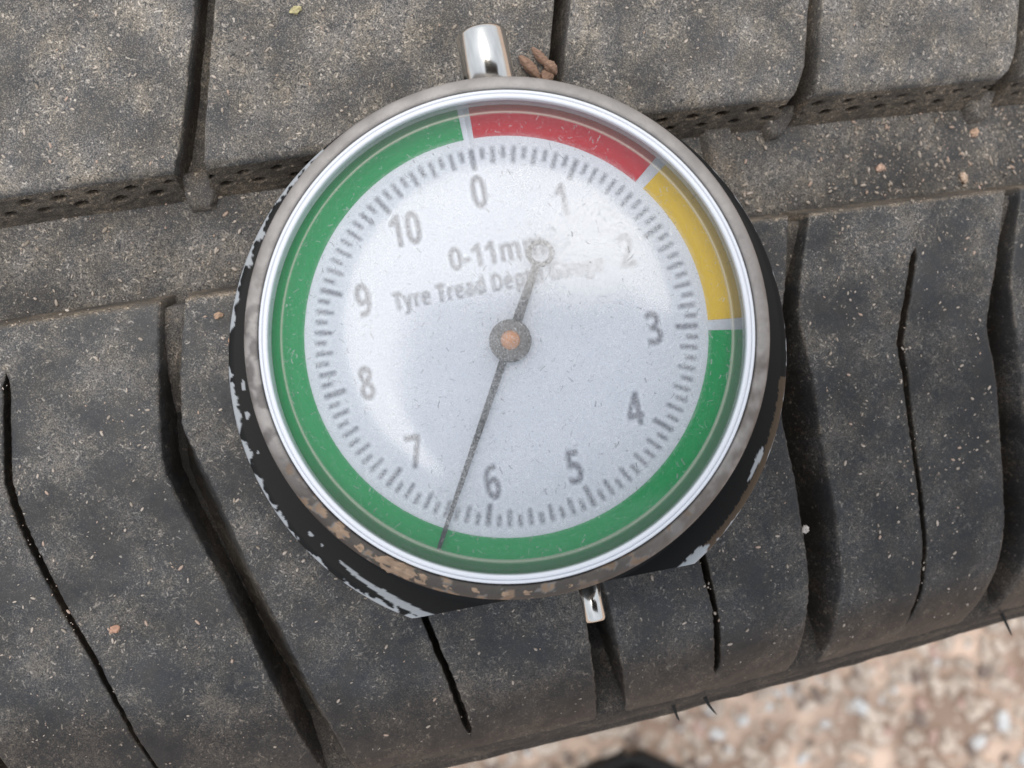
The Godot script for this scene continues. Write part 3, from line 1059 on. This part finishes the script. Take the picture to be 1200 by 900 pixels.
func lump_mesh(seed_: int, color: Color) -> ArrayMesh:        # a rough crumb of radius one
	var pts := []
	var cols := []
	for j in 9:
		var b := PI * (float(j) / 8.0 - 0.5)
		var row := []
		var crow := []
		for i in 14:
			var a := TAU * i / 14.0
			var d := Vector3(cos(b) * sin(a), sin(b), -cos(b) * cos(a))
			var n := fine_noise.get_noise_3d(d.x * 1.3 + seed_ * 7.0, d.y * 1.3, d.z * 1.3)
			row.append(d * (1.0 + 0.55 * n))
			var c := color * (1.0 + 0.6 * n)
			c.a = 1.0
			crow.append(c)
		pts.append(row)
		cols.append(crow)
	return sheet(pts, cols, true)

# ---------------------------------------------------------------- grit, crumbs and a seed husk on the tread
func in_groove(u: float, w: float) -> bool:
	if w > -13.0:
		for g in lines.grooves:
			if u > along(g[0], w) - 0.8 and u < along(g[1], w) + 0.8:
				return true
		return false
	if w > -24.0:
		return true
	for g in lines.upper:
		if u > along(g[0], w) - 0.4 and u < along(g[1], w) + 0.4:
			return true
	return false

func make_small_things() -> void:
	# sand and dust grains, past counting
	var mm := MultiMesh.new()
	mm.transform_format = MultiMesh.TRANSFORM_3D
	mm.use_colors = true
	var ball := SphereMesh.new()
	ball.radius = 1.0
	ball.height = 2.0
	ball.radial_segments = 6
	ball.rings = 3
	mm.mesh = ball
	var spots := []
	while spots.size() < 4400:
		var u := rng.randf_range(-58.0, 62.0)
		var w := rng.randf_range(-42.0, 33.0)
		var floor_here := w > -21.5 and w < -13.0
		var n := soft_noise.get_noise_2d(u * 1.3 + 50.0, w * 1.3) * 0.5 + 0.5
		if floor_here and u > 36.0:
			n += 0.75
		if rng.randf() > n * n * (1.3 if floor_here else 0.8):
			continue
		if not floor_here and in_groove(u, w):
			continue
		if w > 20.0 and rng.randf() < 0.5:
			continue
		var size := 0.05 + 0.13 * pow(rng.randf(), 4.0)
		if floor_here:
			size *= 1.25
		spots.append([u, w, -GROOVE if floor_here else 0.0, size])
	mm.instance_count = spots.size()
	for k in spots.size():
		var s: Array = spots[k]
		var f := tread_frame(s[0], s[1], s[2] + s[3] * 0.25)
		f.basis = f.basis * Basis(Vector3.UP, rng.randf() * TAU) * Basis.from_scale(Vector3(1.0 + rng.randf(), 0.7, 0.8) * s[3] * MM)
		mm.set_instance_transform(k, f)
		var c := Color(0.30, 0.25, 0.20).lerp(Color(0.55, 0.47, 0.40), rng.randf())
		if rng.randf() < 0.15:
			c = Color(0.46, 0.34, 0.27)
		mm.set_instance_color(k, c)
	var grit := MultiMeshInstance3D.new()
	grit.name = "grit"
	grit.multimesh = mm
	grit.material_override = tinted(0.85)
	add_child(grit, true)
	tag(grit, "pale sand grains and dust scattered over the tyre tread", "grit")
	grit.set_meta("kind", "stuff")

	var stone := tinted(0.8)
	for q in [
		["small orange pebble lying alone on the lower left tread block", -38.9, 16.5, 0.0, Vector3(0.52, 0.3, 0.36), Color(0.50, 0.29, 0.20), 5],
		["pale pink crumb in the main groove right of the gauge", 43.0, -16.0, -GROOVE, Vector3(0.55, 0.3, 0.36), Color(0.62, 0.42, 0.32), 9],
		["cream stone in the main groove beside the lower edge far right", 53.0, -14.0, -GROOVE, Vector3(0.42, 0.35, 0.62), Color(0.66, 0.50, 0.38), 12],
		["pinkish stone in the main groove below the rightmost ledge", 55.0, -18.6, -GROOVE, Vector3(0.5, 0.4, 0.42), Color(0.62, 0.42, 0.30), 15],
		["tan crumb on the block between wide groove and gauge, upper of two", -25.3, -10.0, 0.0, Vector3(0.42, 0.2, 0.3), Color(0.42, 0.28, 0.19), 17],
		["orange tan crumb on the block between wide groove and gauge, lower of two", -24.4, -7.6, 0.0, Vector3(0.36, 0.22, 0.4), Color(0.46, 0.27, 0.17), 19],
		["pale grain at the right edge of the dark groove below the gauge", 26.9, 18.2, -0.2, Vector3(0.34, 0.3, 0.4), Color(0.5, 0.46, 0.42), 23],
		["yellowish crumb on the tread block at upper left of the button", -14.5, -36.0, 0.0, Vector3(0.6, 0.25, 0.35), Color(0.5, 0.44, 0.24), 27],
	]:
		var o := obj("pebble", lump_mesh(q[6], q[5]), stone, self)
		var f := tread_frame(q[1], q[2], q[3] + q[4].y * 0.5)
		f.basis = f.basis * Basis(Vector3.UP, 0.3) * Basis.from_scale(q[4] * MM)
		o.transform = f
		tag(o, q[0], "pebble", "crumbs of stone on the tread")

	# curled brown husk leaning on the top of the bezel
	var at := tread_frame(6.5, -28.9, 0.45)
	var husk := thing("seed_husk", "curled brown seed husk beside the chrome button", "seed husk", at.origin)
	husk.basis = at.basis
	var brown := tinted(0.85)
	for q in [[-1.15, 0.3, 0.35, 0.6, 1.75, 0.55], [0.25, -0.35, 0.55, 0.5, 1.75, 0.5], [0.95, 0.55, 0.5, 0.6, 1.0, 0.75], [0.6, 1.25, 0.3, 0.9, 0.75, 0.4]]:
		var petal := obj("petal", petal_mesh(int(q[0] * 10.0) + 40), brown, husk)
		petal.transform = Transform3D(Basis(Vector3.UP, deg_to_rad(38)) * Basis(Vector3(1, 0, 0), 0.18) * Basis.from_scale(Vector3(q[3], q[5], q[4]) * MM * 0.84), Vector3(q[0] + 0.25, q[2] * 0.6, q[1] + 0.3) * MM * 0.88)

func petal_mesh(seed_: int) -> ArrayMesh:
	var pts := []
	var cols := []
	for j in 17:
		var t := float(j) / 16.0
		var row := []
		var crow := []
		var wide := pow(sin(PI * clampf(t * 0.93 + 0.05, 0, 1)), 0.7)
		for i in 16:
			var a := TAU * i / 16.0
			var ridge := 1.0 + 0.13 * sin(a * 5.0 + seed_) + 0.22 * fine_noise.get_noise_2d(i * 0.6 + seed_, j * 0.4)
			row.append(Vector3(cos(a) * wide * ridge, sin(a) * wide * ridge * 0.8 + 0.3 * sin(PI * t), lerpf(-1.0, 1.0, t)))
			var c := Color(0.32, 0.20, 0.14) * (0.85 + 0.35 * ridge - 0.3 + 0.5 * fine_noise.get_noise_2d(j * 0.5, i * 0.9 + seed_))
			c.a = 1.0
			crow.append(c)
		pts.append(row)
		cols.append(crow)
	return sheet(pts, cols, true, true)

# ---------------------------------------------------------------- ground
func make_ground() -> void:
	var st := PlaneMesh.new()
	st.size = Vector2(60, 60)
	var soil := StandardMaterial3D.new()
	soil.albedo_texture = soil_texture()
	soil.uv1_triplanar = true
	soil.uv1_scale = Vector3.ONE / 0.6
	soil.roughness = 0.95
	var ground := obj("ground", st, soil, self)
	ground.set_meta("kind", "structure")
	ground.set_meta("label", "pale pinkish gravel ground far below the tyre")

	var mm := MultiMesh.new()
	mm.transform_format = MultiMesh.TRANSFORM_3D
	mm.use_colors = true
	mm.mesh = lump_mesh(3, Color(1, 1, 1))
	var n := 24000
	mm.instance_count = n
	for k in n:
		var p := Vector3(rng.randf_range(-0.4, 0.6), 0, rng.randf_range(-0.1, 0.55))
		var s := 0.0013 + 0.0038 * pow(rng.randf(), 2.6)
		p.y = s * 0.25
		mm.set_instance_transform(k, Transform3D(Basis(Vector3.UP, rng.randf() * TAU) * Basis(Vector3(1, 0, 0), rng.randf_range(-0.4, 0.4)) * Basis.from_scale(Vector3(1.0 + 0.5 * rng.randf(), 0.75, 0.8) * s), p))
		var c := Color(0.54, 0.445, 0.37).lerp(Color(0.80, 0.68, 0.57), rng.randf())
		var pick := rng.randf()
		if pick < 0.07:
			c = Color(0.80, 0.80, 0.79)
		elif pick < 0.17:
			c = Color(0.30, 0.235, 0.20)
		elif pick < 0.20:
			c = Color(0.60, 0.42, 0.35)
		mm.set_instance_color(k, c)
	var gravel := MultiMeshInstance3D.new()
	gravel.name = "gravel"
	gravel.multimesh = mm
	gravel.material_override = tinted(0.85)
	add_child(gravel, true)
	tag(gravel, "blurred pale gravel stones on the ground below the tyre", "gravel")
	gravel.set_meta("kind", "stuff")

func soil_texture() -> ImageTexture:
	var size := 512
	var n := FastNoiseLite.new()
	n.seed = 8
	n.frequency = 0.02
	n.fractal_octaves = 5
	var g := n.get_seamless_image(size, size)
	var im := Image.create(size, size, false, Image.FORMAT_RGB8)
	for y in size:
		for x in size:
			var v := g.get_pixel(x, y).r
			im.set_pixel(x, y, Color(0.62, 0.53, 0.47).lerp(Color(0.91, 0.81, 0.73), clampf((v - 0.3) * 2.2, 0, 1)))
	return ImageTexture.create_from_image(im)

# ---------------------------------------------------------------- the phone that takes the picture, mirrored in the lens
func make_phone() -> void:
	var phone := thing("smartphone", "dark phone held flat over the gauge, seen only mirrored in its lens", "phone", Vector3(0.056, CAMERA_HEIGHT + 0.004, 0.005))
	var pts := []
	for q in [[-0.6, 0.0], [0.0, 0.0], [0.7, 0.3], [1.0, 1.0], [1.0, 7.0], [0.7, 7.7], [0.0, 8.0], [-0.6, 8.0]]:
		var row := []
		for i in 64:
			var a := TAU * i / 64.0
			var c := Vector2(signf(sin(a)) * (65.0 if absf(sin(a)) > 0.0001 else 0.0), -signf(cos(a)) * 27.0)
			var corner: float = 8.0 + q[0]
			row.append(Vector3(c.x + corner * sin(a), q[1], c.y - corner * cos(a)) * MM)
		pts.append(row)
	obj("casing", sheet(pts, [], true), plain(Color(0.12, 0.13, 0.15), 0.3), phone)
	for side in 2:
		var panel := BoxMesh.new()
		panel.size = Vector3(0.145, 0.001, 0.069)
		var o := obj("back_panel" if side == 0 else "screen", panel, plain(Color(0.05, 0.055, 0.06), 0.2), phone)
		o.position = Vector3(0, 0.0007 if side == 0 else 0.0073, 0)

# ---------------------------------------------------------------- the black shoe on the ground at the lower edge
func make_shoe() -> void:
	var shoe := thing("black_shoe", "rounded black toe of a shoe on the gravel at the bottom edge", "shoe", Vector3(0.064, 0, 0.199))
	for part in 2:
		var pts := []
		var n := 28
		for j in n + 1:
			var t := float(j) / n
			var z := 0.285 * t
			var wide := 0.047 * pow(clampf(1.0 - pow(1.0 - minf(t / 0.22, 1.0), 2.0), 0.0, 1.0), 0.55) * (1.0 - 0.22 * smoothstep(0.25, 0.6, t) + 0.08 * smoothstep(0.7, 0.9, t)) * (1.0 if t < 0.9 else sqrt(maxf(0.0, 1.0 - pow((t - 0.9) / 0.1, 2.0))))
			var high := (0.048 + 0.052 * smoothstep(0.2, 0.6, t)) * pow(clampf(minf(t / 0.1, 1.0), 0.0, 1.0), 0.5) * (1.0 if t < 0.93 else sqrt(maxf(0.0, 1.0 - pow((t - 0.93) / 0.07, 2.0))))
			var row := []
			for i in 28:
				var a := TAU * i / 28.0
				var x := sin(a)
				var yv := -cos(a)
				if part == 0:
					row.append(Vector3(x * wide * (1.0 - 0.25 * maxf(yv, 0.0)), 0.014 + maxf(0.0, yv) * high, z))
				else:
					row.append(Vector3(signf(x) * pow(absf(x), 0.4) * (wide + 0.004), 0.009 + 0.009 * clampf(yv * 2.0, -1, 1), z + (0.0 if t > 0.5 else -0.003)))
			pts.append(row)
		obj("upper" if part == 0 else "sole", sheet(pts, [], true), plain(Color(0.045, 0.045, 0.05) if part == 0 else Color(0.06, 0.06, 0.06), 0.75), shoe)
